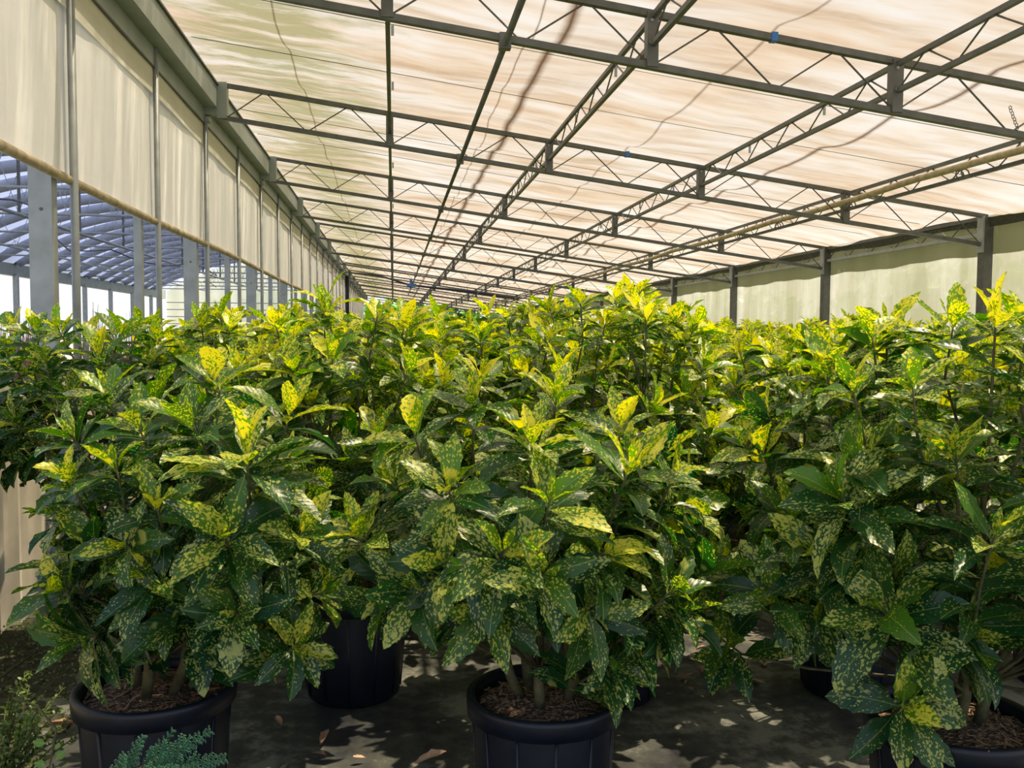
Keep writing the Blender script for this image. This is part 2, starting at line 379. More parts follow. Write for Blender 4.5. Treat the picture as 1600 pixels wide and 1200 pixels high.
def rwall_pt(u, v):
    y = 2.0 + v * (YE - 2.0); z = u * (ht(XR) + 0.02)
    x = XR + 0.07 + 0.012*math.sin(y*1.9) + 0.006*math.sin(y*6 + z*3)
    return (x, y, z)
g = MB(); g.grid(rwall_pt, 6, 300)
struct(g.build('wall_right', WALLCLOTH, None, True), 'translucent cloth wall along the right side, tree shade painted in as green mottling', 'wall')
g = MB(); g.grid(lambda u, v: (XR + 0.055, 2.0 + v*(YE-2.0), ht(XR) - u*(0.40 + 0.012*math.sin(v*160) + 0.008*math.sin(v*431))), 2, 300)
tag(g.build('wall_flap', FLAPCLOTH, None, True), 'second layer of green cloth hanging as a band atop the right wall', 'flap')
g = MB(); g.grid(lambda u, v: (XR - 0.02 + 0.02*u, 2.0 + v*(YE-2.0), ht(XR) + 0.0 - u*0.10 + 0.02*math.sin(v*(YE-2)*math.pi/1.2)), 1, 400)
tag(g.build('eaves_hem', HEM, None, True), 'dark gathered hem where the roof cloth meets the right wall', 'hem')

# ------------------------------------------------------------------ gutter along the left
gut = thing('eaves_gutter', 'deep grey steel box gutter running along the top of the side curtain', 'gutter', (-1.73, Y1, EYE + 2.1))
def lp(mb):   # shift world coordinates into the thing's own frame
    pass
def seg(x0, x1, z0, z1):
    b = MB(); b.box(x0 + 1.73, x1 + 1.73, 0.8 - Y1, YE - Y1, z0 - 2.1, z1 - 2.1); return b
seg(-1.845, -1.66, 2.125, 2.140).build('underside', GUTTER, gut)
seg(-1.668, -1.655, 2.130, 2.335).build('side_plate', GUTTER, gut)
seg(-1.70, -1.635, 2.335, 2.352).build('lip', STEEL, gut)
seg(-1.790, -1.772, 1.985, 2.125).build('curtain_rail', GUTTER, gut)
seg(-1.80, -1.765, 1.975, 1.985).build('flange', STEEL, gut)
seg(-1.86, -1.845, 2.14, 2.345).build('outer_plate', GUTTER, gut)
for k in range(NT):
    y = Y1 + S * k
    b = thing('gutter_bracket', f'grey steel bracket box holding the {ORD[k]} roof truss to the gutter', 'bracket', (-1.62, y, EYE + 2.1), 'gutter brackets')
    q = MB(); q.box(-0.035, 0.055, -0.055, 0.055, -0.065, 0.27); q.build('box', GUTTER, b)
    q = MB(); q.box(-0.20, -0.02, -0.045, 0.03, -0.04, 0.03); q.build('arm', GUTTER, b)
    q = MB(); q.box(-0.20, -0.11, -0.05, 0.05, -0.10, -0.055); q.build('foot', GUTTER, b)

r = MB(); r.tube([(XW + 0.02 + 0.008*math.sin(i*0.9), 0.8 + i*(YE-0.8)/60, EYE + 0.845 + 0.012*math.sin(i*0.7)) for i in range(61)], 0.026, 10)
tag(r.build('curtain_roller', CANVAS, None, True), 'long tan roll of cloth around a tube at the foot of the side curtain', 'roller')

# round poles
k = 0; y = Y1
pole = None
while y < YE - 0.5:
    top = EYE + (2.12 if k % 2 else 2.04)
    lab = f'round grey steel pole along the side curtain, {ORD[k]} one from the camera'
    o = thing('curtain_pole', lab, 'pole', (-1.766, y - 0.03, 0), 'poles along the side curtain')
    q = MB(); q.tube([(0, 0, 0), (0, 0, top)], 0.0215 if k else 0.0225, 12); q.build('tube', STEELL, o, True)
    q = MB(); q.box(-0.06, 0.0, -0.006, 0.006, top - 0.03, top - 0.012); q.build('clip', STEELL, o)
    y += S / 2; k += 1
# square posts behind
for k in range(30):
    y = Y1 - 0.15 + S / 2 * k
    if y > YE: break
    wide = k % 2 == 0
    o = thing('side_post', ('wide flat grey steel post behind the side curtain, ' if wide else 'thin grey steel post behind the side curtain, ') + ORD[k // 2] + ' of its kind from the camera', 'post', (-1.875, y, 0), 'posts behind the side curtain')
    q = MB()
    if wide: q.box(-0.075, 0.045, -0.04, 0.04, 0, EYE + 2.13)
    else: q.box(-0.03, 0.025, -0.03, 0.03, 0, EYE + 2.13)
    q.build('post', STEELL, o)
    q = MB(); q.box(-0.1, 0.1, -0.08, 0.08, 0, 0.012); q.build('base_plate', STEELL, o)
    if wide:
        q = MB(); q.tube([(-0.01, -0.045, EYE + 0.66), (-0.01, -0.04, EYE + 0.66)], 0.009, 8); q.build('bolt', STEEL, o)

# ------------------------------------------------------------------ trusses
nodesx = [-1.60, -0.85] + [-0.034 + 1.582 / 2 * j for j in range(8)] + [XR - 0.02]
def truss(k):
    y = Y1 + S * k
    place = {0: 'nearest roof truss crossing the top of the picture', 1: 'second roof truss from the camera, ending at the near right column'}.get(k, f'{ORD[k]} roof truss from the camera, of dark steel tube and thin rods')
    t = thing('roof_truss', place, 'truss', (0, y, HB0), 'roof trusses')
    def P(x, top): return (x, 0, hb(x) - HB0 + (TD if top else 0))
    cs = 0.045
    q = MB(); q.bar(P(-1.66, 0), P(XR - 0.05, 0), cs, cs * 0.9); q.build('lower_chord', STEEL, t)
    q = MB(); q.bar(P(-1.62, 1), P(XR, 1), cs, cs * 0.9); q.build('upper_chord', STEEL, t)
    for x in LX:
        q = MB(); q.box(x - 0.035, x + 0.035, -0.035, 0.035, hb(x) - HB0 - 0.01, hb(x) - HB0 + TD + 0.01); q.build('strut', STEEL, t)
        if k < 4:
            q = MB()
            for z in (0.13, 0.26): q.tube([(x - 0.01, -0.046, hb(x) - HB0 + z), (x - 0.01, -0.034, hb(x) - HB0 + z)], 0.011, 6)
            q.build('bolts', STEELL, t)
    xs = [-1.60] + [-0.034 + 1.582 * i for i in range(-1, 5)]
    # W web: two top nodes in every bay of 1.58 m
    bot = [-1.616 + 0.791 * j for j in range(0, 11)]
    for j in range(10):
        a, b = bot[j], min(bot[j + 1], XR - 0.06); mid = (bot[j] + bot[j + 1]) / 2
        if j == 0: a = -1.585
        if mid > XR: break
        for p_, q_ in ((P(a, 0), P(mid, 1)), (P(mid, 1), P(b, 0))):
            q = MB(); q.tube([p_, q_], 0.006, 6); q.build('web_rod', ROD, t)
    return t
for k in range(NT): truss(k)

# lengthwise lattice girders, one per bay and line
LN = ['gutter-side', 'second', 'third', 'right-hand']
def girder_parts(t, x, full, first=False):
    y0, y1 = 0.03, S - 0.03
    zt, zb = TD - 0.02, TD - 0.185
    q = MB(); q.bar((0, y0, zt), (0, y1, zt), 0.03, 0.03); q.build('upper_chord', STEEL, t)
    q = MB(); q.bar((0, y0, zb), (0, y1, zb), 0.03, 0.03); q.build('lower_chord', STEEL, t)
    st = (y1 - y0) / 6
    if full:
        for i in range(6):
            a = y0 + i * st
            for p_, q_ in (((0, a, zb), (0, a + st/2, zt)), ((0, a + st/2, zt), (0, a + st, zb))):
                q = MB(); q.tube([p_, q_], 0.006, 6); q.build('web_rod', ROD, t)
        for yy in (1.0, 2.4):
            q = MB(); q.bar((0.03, yy, zt), (0.03, yy, zt - 0.07), 0.02, 0.006); q.build('hook', STEELL, t)
    else:
        q = MB()
        for i in range(6):
            a = y0 + i * st
            q.tube([(0, a, zb), (0, a + st/2, zt), (0, a + st, zb)], 0.006, 4)
        q.build('web', ROD, t)
for li, x in enumerate(LX):
    for k in range(-1, NT - 1):
        y = Y1 + S * k
        if k == -1: where = 'before the nearest truss'
        else: where = f'between the {ORD[k]} and {ORD[k+1]} roof trusses'
        t = thing('lattice_girder', f'lengthwise lattice girder on the {LN[li]} line {where}', 'girder', (x, y, hb(x)), 'lengthwise lattice girders')
        girder_parts(t, x, k < 4)

# single pipe under the lower chords
q = MB(); q.tube([(0.655, 3.2, hb(0.655) - 0.035), (0.655, 41.0, hb(0.655) - 0.035)], 0.020, 10)
pp = tag(q.build('overhead_pipe', STEEL, None, True), 'single straight grey pipe clipped lengthwise under the truss chords', 'pipe')
for k in range(9):
    y = Y1 + S * k
    q = MB(); q.box(0.620, 0.690, y - 0.03, y + 0.03, hb(0.655) - 0.062, hb(0.655) + 0.03); q.build('clip', STEEL, pp)

# thin support wires across the roof
for k in range(0, 40):
    y = Y1 - 1.2 + 1.2 * k
    if (k - 1) % 3 == 0 or y > YE - 1: continue
    q = MB(); q.tube([(-1.64, y, hf(-1.64) - 0.0), (2.3, y, hf(2.3) - 0.01), (6.3, y, hf(6.3) - 0.0)], 0.0035, 5)
    b = (k - 1) // 3
    wh = ('before the nearest truss' if b < 0 else f'beyond the {ORD[b]} roof truss')
    tag(q.build('roof_wire', STEEL), f'thin wire holding up the roof cloth, {"nearer" if (k-1)%3==1 else "farther"} of two {wh}', 'wire', 'wires under the roof cloth')

# rolled screen tube along the right girder line
pts = [(4.60 + 0.01*math.sin(i*1.1), 3.5 + i, hb(4.6) + 0.185 - 0.03*abs(math.sin(i*math.pi/3.6))) for i in range(0, 38)]
q = MB(); q.tube(pts, 0.030, 10)
rs = tag(q.build('rolled_screen', CANVAS, None, True), 'tan rolled-up screen hung lengthwise beside the right lattice girder', 'rolled screen')
for i, y in enumerate((6.8, 8.6, 10.3, 11.5, 13.2, 15.0)):
    for dy in (0, 0.07):
        q = MB(); q.tube([(4.6 + 0.035*math.cos(a), y + dy + 0.008*math.sin(a), hb(4.6) + 0.11 + 0.035*math.sin(a)) for a in [j*math.pi/5 for j in range(11)]], 0.006, 5)
        q.build('ring', STEEL, rs)
# chain hanging from nearest truss
ch = thing('hanging_chain', 'short looped chain hanging from the nearest truss at far right', 'chain', (3.90, Y1 - 0.03, hb(3.9) + 0.15))
for i in range(8):
    q = MB(); z = -0.018 * i
    q.tube([(0.01*i*0.8 + 0.009*math.cos(a), 0.004*(i % 2) , z + 0.013*math.sin(a)) for a in [j*math.pi/4 for j in range(9)]], 0.0025, 5)
    q.build('link', STEEL, ch)
# blue tape on the nearest and second trusses
for n, (x, k) in enumerate(((2.32, 0), (2.35, 1))):
    q = MB(); q.box(x - 0.02, x + 0.02, Y1 + S*k - 0.027, Y1 + S*k + 0.027, ht(x) - 0.024, ht(x) + 0.03)
    tag(q.build('blue_tie', BLUE), f'scrap of blue tape on the upper chord of the {ORD[k]} truss', 'tape')

# ------------------------------------------------------------------ right wall columns and eaves beam
for k in range(1, NT):
    y = Y1 + S * k
    o = thing('wall_column', f'dark steel column against the right cloth wall, {ORD[k-1]} one in view from the right', 'column', (XR, y, 0), 'columns of the right wall')
    q = MB(); q.box(-0.055, 0.045, -0.055, -0.043, 0, ht(XR) - 0.01); q.box(-0.055, 0.045, 0.043, 0.055, 0, ht(XR) - 0.01); q.box(-0.055, -0.045, -0.043, 0.043, 0, ht(XR) - 0.01)
    q.build('shaft', STEEL, o)
    q = MB(); q.box(-0.075, -0.055, -0.05, 0.05, hb(XR) - 0.08, ht(XR)); q.build('cleat', STEELL, o)
    q = MB(); q.box(-0.09, 0.09, -0.09, 0.09, 0, 0.014); q.build('base_plate', STEEL, o)
for k in range(1, NT - 1):
    y = Y1 + S * k
    o = thing('eaves_girder', f'lattice eaves girder atop the right wall between its {ORD[k-1]} and {ORD[k]} columns', 'girder', (XR, y, hb(XR)), 'eaves girders of the right wall')
    q = MB(); q.bar((0, 0.06, 0.12), (0, S - 0.06, 0.12), 0.04, 0.04); q.build('lower_chord', STEELL, o)
    q = MB(); q.bar((0, 0.06, TD - 0.01), (0, S - 0.06, TD - 0.01), 0.04, 0.04); q.build('upper_chord', STEEL, o)
    q = MB(); st = (S - 0.12) / 6
    for i in range(6):
        a = 0.06 + i * st; q.tube([(0, a, 0.12), (0, a + st/2, TD), (0, a + st, 0.12)], 0.007, 5)
    q.build('web', ROD, o)
    o = thing('outside_brace', f'slanting brace seen through the cloth beyond the {ORD[k-1]} right column', 'brace', (XR + 0.15, y + 0.1, 0), 'braces outside the right wall')
    q = MB(); q.bar((0.0, 0, 2.0), (0.9, 0, 0.0), 0.05, 0.05, (0, 1, 0)); q.build('long_leg', STEEL, o)
    q = MB(); q.bar((0.0, 0.03, 1.2), (0.5, 0.03, 0.0), 0.04, 0.04, (0, 1, 0)); q.build('short_leg', STEEL, o)

# ------------------------------------------------------------------ boom hose far back
q = MB(); Yh = Y1 + S * 8
q.tube([(-1.70, Yh - 0.12, 0.0), (-1.70, Yh - 0.12, EYE + 2.2), (-1.64, Yh - 0.12, EYE + 2.26)], 0.07, 10)
hp = tag(q.build('water_standpipe', PIPE, None, True), 'dark blue-black upright pipe against the far part of the side curtain', 'pipe')
q = MB(); q.tube([(-1.64, Yh - 0.14, EYE + 2.26), (-0.5, Yh - 0.14, EYE + 2.16), (0.6, Yh - 0.14, EYE + 1.83), (1.3, Yh - 0.14, EYE + 1.76), (3.0, Yh - 0.14, EYE + 1.60), (4.76, Yh - 0.14, EYE + 1.385)], [0.035, 0.035, 0.04, 0.045, 0.06, 0.075], 10)
hh = tag(q.build('cross_hose', PIPE, None, True), 'black hose slung across the house under a far truss', 'hose')
q = MB(); q.tube([(0.66, Yh - 0.14, EYE + 1.83), (0.66, Yh - 0.12, EYE + 2.05)], 0.05, 8); q.box(0.50, 0.86, Yh - 0.22, Yh - 0.06, EYE + 1.76, EYE + 1.88)
q.build('blue_joint', BLUE, hh)

# ------------------------------------------------------------------ neighbouring film house to the left
XA, HE = -7.63, EYE + 2.42
XL2 = 2 * XA + 1.9
def arch(x):
    t = (x - XA) / (XA - XL2); return HE + 1.75 * (1 - t * t)
def film_pt(u, v):
    x = XL2 + u * (-1.92 - XL2); y = 8 + v * 46
    pf = abs(math.sin(math.pi * (y - Y1) / 1.8))
    return (x, y, arch(x) + 0.42 * pf ** 0.8 * math.sin(math.pi * min(1, max(0, u))) ** 0.5)
g = MB(); g.grid(film_pt, 24, 460)
ho = g.build('neighbour_roof', BLUEFILM, None, True)
struct(ho, 'blue-grey puffed film vault of the neighbouring house', 'roof'); ho.name = 'ceiling_neighbour'
for k in range(2, 14):
    y = Y1 + S * k
    t = thing('vault_truss', f'thin grey tie truss of the neighbouring film house, {ORD[k-2]} one from the camera', 'truss', (XA, y, HE), 'tie trusses of the neighbouring house')
    q = MB(); q.tube([(XL2 - XA, 0, 0), (-1.92 - XA, 0, 0)], 0.026, 8); q.build('tie_bar', STEELL, t)
    q = MB(); q.bar((0, 0, 0), (0, 0, arch(XA) - HE), 0.05, 0.05); q.build('king_post', STEEL, t)
    q = MB(); q.tube([(xx - XA, 0, arch(xx) - HE - 0.05) for xx in [XL2 + i*(-1.92 - XL2)/16 for i in range(17)]], 0.03, 6); q.build('hoop', STEELL, t)
    q = MB(); n = 12
    for i in range(n):
        a = XL2 + i * (-1.92 - XL2) / n; b = XL2 + (i + 1) * (-1.92 - XL2) / n; c = (a + b) / 2
        if 0 < i: q.tube([(a - XA, 0, 0), (c - XA, 0, arch(c) - HE - 0.3)], 0.008, 4)
        if i < n - 1: q.tube([(c - XA, 0, arch(c) - HE - 0.3), (b - XA, 0, 0)], 0.008, 4)
    q.build('web', STEELL, t)
for k in range(4, 27):  # broad tubes added to stand for the shaded bands between the puffs
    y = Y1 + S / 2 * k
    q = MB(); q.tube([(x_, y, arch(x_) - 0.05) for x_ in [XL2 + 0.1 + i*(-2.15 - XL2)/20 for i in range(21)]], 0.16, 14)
    tag(q.build('shade_band_hoop', PUFFSHADE, None, True), f'broad blue-grey hoop added as a shaded band of the puffed film next door, {ORD[k-4]} from the camera', 'hoop', 'added shade bands of the neighbouring house')
for i, (x, dz, dx) in enumerate(((XA, -0.03, 0), (XA + 0.13, -0.05, 0), (XA - 3.1, -0.03, 0))):
    q = MB(); q.tube([(x, 10, HE + dz), (x, 55, HE + dz)], 0.03, 8)
    tag(q.build('rail_tube', STEELL, None, True), ['lengthwise tube under the king posts of the neighbouring house', 'second tube beside the lengthwise one under the king posts', 'lengthwise tube nearer the far eaves of the neighbouring house'][i], 'tube')
q = MB(); q.tube([(XA + 0.5 + 0.9*math.sin(i*0.5), 12 + i*1.3, HE - 0.10 - 0.30*abs(math.sin(i*0.87))) for i in range(24)], 0.018, 6)
tag(q.build('drooping_cable', PIPE, None, True), 'dark cable drooping between the tie bars of the neighbouring house', 'cable')
q = MB(); q.box(XL2 - 0.22, XL2 - 0.01, 10, 55.5, HE - 0.45, HE + 0.06)
tag(q.build('far_gutter', GUTTER), 'dark grey gutter beam along the far side of the neighbouring house', 'gutter')
for k in range(3, 14):
    q = MB(); q.box(XL2 - 0.08, XL2 + 0.08, Y1 + S*k - 0.08, Y1 + S*k + 0.08, 0, HE - 0.38)
    tag(q.build('far_post', STEELL), f'grey post under the far gutter of the neighbouring house, {ORD[k-3]} from the camera', 'post', 'far side posts')
# its end wall
def end_pt(u, v):
    x = XL2 + u * (-1.92 - XL2); return (x, 55.7 + 0.02*math.sin(u*300), v * arch(x))
g = MB(); g.grid(end_pt, 60, 12)
eo = g.build('neighbour_end', ENDFILM, None, True); struct(eo, 'pale yellow-green end wall of the neighbouring house', 'wall'); eo.name = 'wall_back'
for i in range(7):
    z = 0.7 + 0.42 * i
    q = MB(); q.bar((XL2, 55.6, z), (-1.95, 55.6, z), 0.04, 0.05)
    tag(q.build('end_rail', STEELL), f'thin horizontal rail on the pale end wall, {ORD[i]} from the ground', 'rail', 'rails on the end wall')

# ------------------------------------------------------------------ leaves
rng = np.random.default_rng(7)
def leaves_mesh(name, P, A, O, e0, bend, Ln, Wd, fold, young, material, nt=10, wave=None, serr=True, ns=2, keep=None):
    """P base, A axis, O outward dir (n,3); e0 start angle from the axis, bend total. One mesh for all leaves."""
    n = len(P)
    Ln = np.asarray(Ln); Wd = np.asarray(Wd)
    t = np.linspace(0, 1, nt + 1)
    prof = np.interp(t, [0, .06, .10, .2, .35, .5, .65, .8, .9, .97, 1.0], [.05, .05, .20, .56, .90, 1.0, .93, .66, .38, .12, 0.0])
    if serr:
        for i in range(nt + 1):
            if t[i] > 0.45 and i < nt: prof[i] *= 1.10 if i % 2 else 0.90
    ang = e0[:, None] + bend[:, None] * (t[None, :] ** 1.3)
    amid = e0[:, None] + bend[:, None] * (((t[1:] + t[:-1]) / 2)[None, :] ** 1.3)
    ds = (Ln / nt)[:, None]
    dc = np.cos(amid) * ds; do = np.sin(amid) * ds
    cA = np.concatenate([np.zeros((n, 1)), np.cumsum(dc, 1)], 1); cO = np.concatenate([np.zeros((n, 1)), np.cumsum(do, 1)], 1)
    Cn = P[:, None, :] + cA[..., None] * A[:, None, :] + cO[..., None] * O[:, None, :]
    Nn = np.sin(ang)[..., None] * A[:, None, :] - np.cos(ang)[..., None] * O[:, None, :]
    B = np.cross(A, O); B /= np.linalg.norm(B, axis=1)[:, None]
    # sideways sweep
    sw = rng.normal(0, 0.10, n)[:, None] * Ln[:, None] * (t[None, :] ** 2)
    Cn = Cn + sw[..., None] * B[:, None, :]
    tw = rng.normal(0, 0.28, n)[:, None] * t[None, :]
    Bt = np.cos(tw)[..., None] * B[:, None, :] + np.sin(tw)[..., None] * Nn
    Nt = -np.sin(tw)[..., None] * B[:, None, :] + np.cos(tw)[..., None] * Nn
    xs = np.linspace(-1, 1, 2 * ns + 1)
    half = (Wd / 2)[:, None, None] * prof[None, :, None] * xs[None, None, :]
    ph = rng.uniform(0, 6.28, n)
    fo = fold[:, None, None]
    lift = np.abs(half) * np.sin(fo) - (np.abs(xs)[None, None, :] ** 2) * half.max() * 0 \
        + 0.05 * Wd[:, None, None] * np.sin(t[None, :, None] * 11 + ph[:, None, None] + 1.5*np.sign(xs)[None, None, :]) * (np.abs(xs) ** 2)[None, None, :] * prof[None, :, None]
    V = Cn[:, :, None, :] + (half * np.cos(fo))[..., None] * Bt[:, :, None, :] + lift[..., None] * Nt[:, :, None, :]
    m_ = 2 * ns + 1
    vpl = (nt + 1) * m_
    V = V.reshape(-1, 3)
    q = []
    for i in range(nt):
        for j in range(m_ - 1):
            a = i * m_ + j; q.append((a, a + 1, a + m_ + 1, a + m_))
    q = np.array(q); Fq = (q[None] + (np.arange(n) * vpl)[:, None, None]).reshape(-1, 4)
    me = bpy.data.meshes.new(name)
    me.vertices.add(len(V)); me.vertices.foreach_set('co', V.ravel().astype(np.float32))
    me.loops.add(Fq.size); me.loops.foreach_set('vertex_index', Fq.ravel().astype(np.int32))
    me.polygons.add(len(Fq)); me.polygons.foreach_set('loop_start', np.arange(0, Fq.size, 4, dtype=np.int32))
    me.polygons.foreach_set('use_smooth', np.ones(len(Fq), dtype=bool))
    me.update(calc_edges=True)
    u = (t[None, :, None] * Ln[:, None, None] * 10) + 0 * half; v = half * 10
    uvv = np.stack([u, v], -1).reshape(-1, 2)
    uvl = me.uv_layers.new(name='UVMap'); uvl.data.foreach_set('uv', uvv[Fq.ravel()].ravel().astype(np.float32))
    ca = me.color_attributes.new('leaf', 'FLOAT_COLOR', 'POINT')
    rnd = rng.uniform(0, 1, n); colr = np.ones((n, vpl, 4)); colr[:, :, 0] = rnd[:, None]; colr[:, :, 1] = np.asarray(young)[:, None]; colr[:, :, 2] = 0.5
    ca.data.foreach_set('color', colr.reshape(-1).astype(np.float32))
    me.materials.append(material); me.validate(); return me

def norm(v): v = np.asarray(v, float); return v / np.linalg.norm(v)
def rosette(out, P, A, size, rng, brightness=0.5, spread=1.0, n_pairs=5):
    """leaves of one shoot: crossed pairs, the inner ones upright and bright, the lower ones drooping"""
    A = norm(A); ref = np.array([1.0, 0, 0]) if abs(A[0]) < 0.8 else np.array([0, 1.0, 0])
    U = norm(np.cross(A, ref)); Vv = np.cross(A, U); ph0 = rng.uniform(0, 3.14)
    for j in range(n_pairs):
        f = j / max(1, n_pairs - 1)
        phb = ph0 + (j % 2) * math.pi / 2 + rng.normal(0, 0.15)
        for sgn in (0, math.pi):
            if j > 1 and rng.random() < 0.08: continue
            ph = phb + sgn + rng.normal(0, 0.25)
            O = math.cos(ph) * U + math.sin(ph) * Vv
            e0 = np.interp(f, [0, .3, .6, 1], [0.15, 0.55, 0.90, 1.20]) * spread + rng.normal(0, 0.17)
            bend = np.interp(f, [0, .3, .6, 1], [0.30, 0.50, 0.60, 0.80]) + rng.normal(0, 0.30)
            # drooping toward the ground for outer leaves
            ln = size * np.interp(f, [0, .25, .6, 1], [0.45, 0.85, 1.0, 1.0]) * rng.uniform(0.85, 1.12)
            wd = ln * rng.uniform(0.35, 0.46) * (0.8 if j == 0 else 1)
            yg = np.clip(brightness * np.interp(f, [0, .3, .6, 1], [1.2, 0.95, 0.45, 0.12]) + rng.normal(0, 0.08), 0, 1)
            base = np.asarray(P) - A * (0.012 * j + 0.004) * (size / 0.16) + O * 0.004
            out.append((base, A, O, e0, bend, ln, wd, abs(rng.normal(0.34, 0.14)), yg))
def finish_leaves(name, out, material, **kw):
    P = np.array([o[0] for o in out]); A = np.array([o[1] for o in out]); O = np.array([o[2] for o in out])
    r = [np.array([o[i] for o in out]) for i in range(3, 9)]
    return leaves_mesh(name, P, A, O, r[0], r[1], r[2], r[3], r[4], r[5], material, **kw)

def plant_parts(seed, H=1.55, R=0.50, n=34, size=0.165, fixed=(), potr=0.23, detail=10, lowR=0.42, zlo=0.52, center=(0, 0), bright=0.5, potty=True, lean=(0, 0)):
    """returns list of (part name, mesh, smooth) in the plant's own frame, ground at z = 0"""
    rg = np.random.default_rng(seed); rnd = random.Random(seed)
    tips = []
    for f in fixed: tips.append((np.array(f[0], float), norm(f[1]), f[2], f[3]))
    tries = 0
    while len(tips) < n + len(fixed) and tries < 4000:
        tries += 1
        zf = rg.random() ** 0.75; z = zlo + (H - zlo - size * 0.55) * zf
        rr = R * np.interp(zf, [0, .35, .7, .9, 1], [lowR / R, 1.0, 0.92, 0.68, 0.35])
        a = rg.uniform(0, 2 * math.pi); q = rr * (rg.uniform(0.35, 1.0) ** 0.5)
        p = np.array([center[0] + q * math.cos(a) + lean[0]*zf, center[1] + q * math.sin(a) + lean[1]*zf, z])
        md = 0.125 if zf > 0.5 else 0.11
        if any(np.linalg.norm(p - t_[0]) < md for t_ in tips): continue
        out_ = np.array([math.cos(a), math.sin(a), 0]) * (q / R)
        ax = np.array([0, 0, 1.0]) + out_ * np.interp(zf, [0, .5, 1], [1.5, 0.8, 0.35]) + rg.normal(0, 0.15, 3)
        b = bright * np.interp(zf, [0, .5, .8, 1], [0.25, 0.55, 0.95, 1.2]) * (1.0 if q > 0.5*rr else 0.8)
        tips.append((p, norm(ax), size * rg.uniform(0.82, 1.15) * np.interp(zf, [0, .6, 1], [1.1, 1.0, 0.85]), b))
    lv = []
    for (p, ax, sz, b) in tips:
        rosette(lv, p, ax, sz, rg, b, 1.0, 5 if detail > 8 else 5)
        # a looser pair or two lower down the shoot
        for d in ((0.05, 0.09, 0.13, 0.17, 0.21, 0.27, 0.33) if detail > 8 and p[2] > 0.95 else (0.05, 0.09, 0.13, 0.17, 0.21)):
            q = p - ax * d; ph = rg.uniform(0, 6.28)
            ref = norm(np.cross(ax, [0.3, 0.9, 0.1])); r2 = np.cross(ax, ref)
            for s_ in (0, math.pi):
                if rg.random() < 0.2: continue
                O = math.cos(ph + s_) * ref + math.sin(ph + s_) * r2
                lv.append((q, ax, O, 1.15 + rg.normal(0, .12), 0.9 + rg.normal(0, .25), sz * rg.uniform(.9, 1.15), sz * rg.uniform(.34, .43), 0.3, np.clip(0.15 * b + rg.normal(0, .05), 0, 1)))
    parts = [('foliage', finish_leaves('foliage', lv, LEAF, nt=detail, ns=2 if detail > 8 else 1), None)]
    # stems: five main stems, each with the shoots of its sector
    ns_ = 5
    groups = [[] for _ in range(ns_)]
    for tp in tips:
        a = math.atan2(tp[0][1] - center[1], tp[0][0] - center[0]) % (2 * math.pi); groups[int(a / (2 * math.pi) * ns_) % ns_].append(tp)
    for i, gr in enumerate(groups):
        if not gr: continue
        a0 = (i + 0.5) / ns_ * 2 * math.pi
        b0 = Vector((center[0] * 0.1 + 0.06 * math.cos(a0), center[1] * 0.1 + 0.06 * math.sin(a0), 0.36))
        top = Vector((center[0] + 0.5 * R * math.cos(a0) + lean[0]*.6, center[1] + 0.5 * R * math.sin(a0) + lean[1]*.6, H * 0.72))
        main = [b0.lerp(top, k_ / 6) + Vector((rnd.uniform(-.012, .012), rnd.uniform(-.012, .012), 0)) + Vector((0, 0, 0.03 * math.sin(k_ / 6 * 3.14))) for k_ in range(7)]
        q = MB(); q.tube(main, [0.017, 0.015, 0.013, 0.011, 0.009, 0.007, 0.005], 8)
        for (p, ax, sz, b) in gr:
            tip = Vector(p); zz = max(0.50, tip.z - 0.32 - 0.25 * (tip.z - 0.45))
            fr = min(0.95, max(0.05, (zz - b0.z) / (top.z - b0.z))); k_ = int(fr * 6); st = main[k_].lerp(main[min(6, k_ + 1)], fr * 6 - k_)
            pre = tip - Vector(ax) * 0.16
            q.tube([st, st.lerp(pre, 0.6) + Vector((0, 0, -0.015)), pre, tip - Vector(ax) * 0.05, tip], [0.005, 0.0045, 0.004, 0.0032, 0.0025], 5)
        parts.append(('stem', q.mesh('stem', STEM, True), None))
    return parts

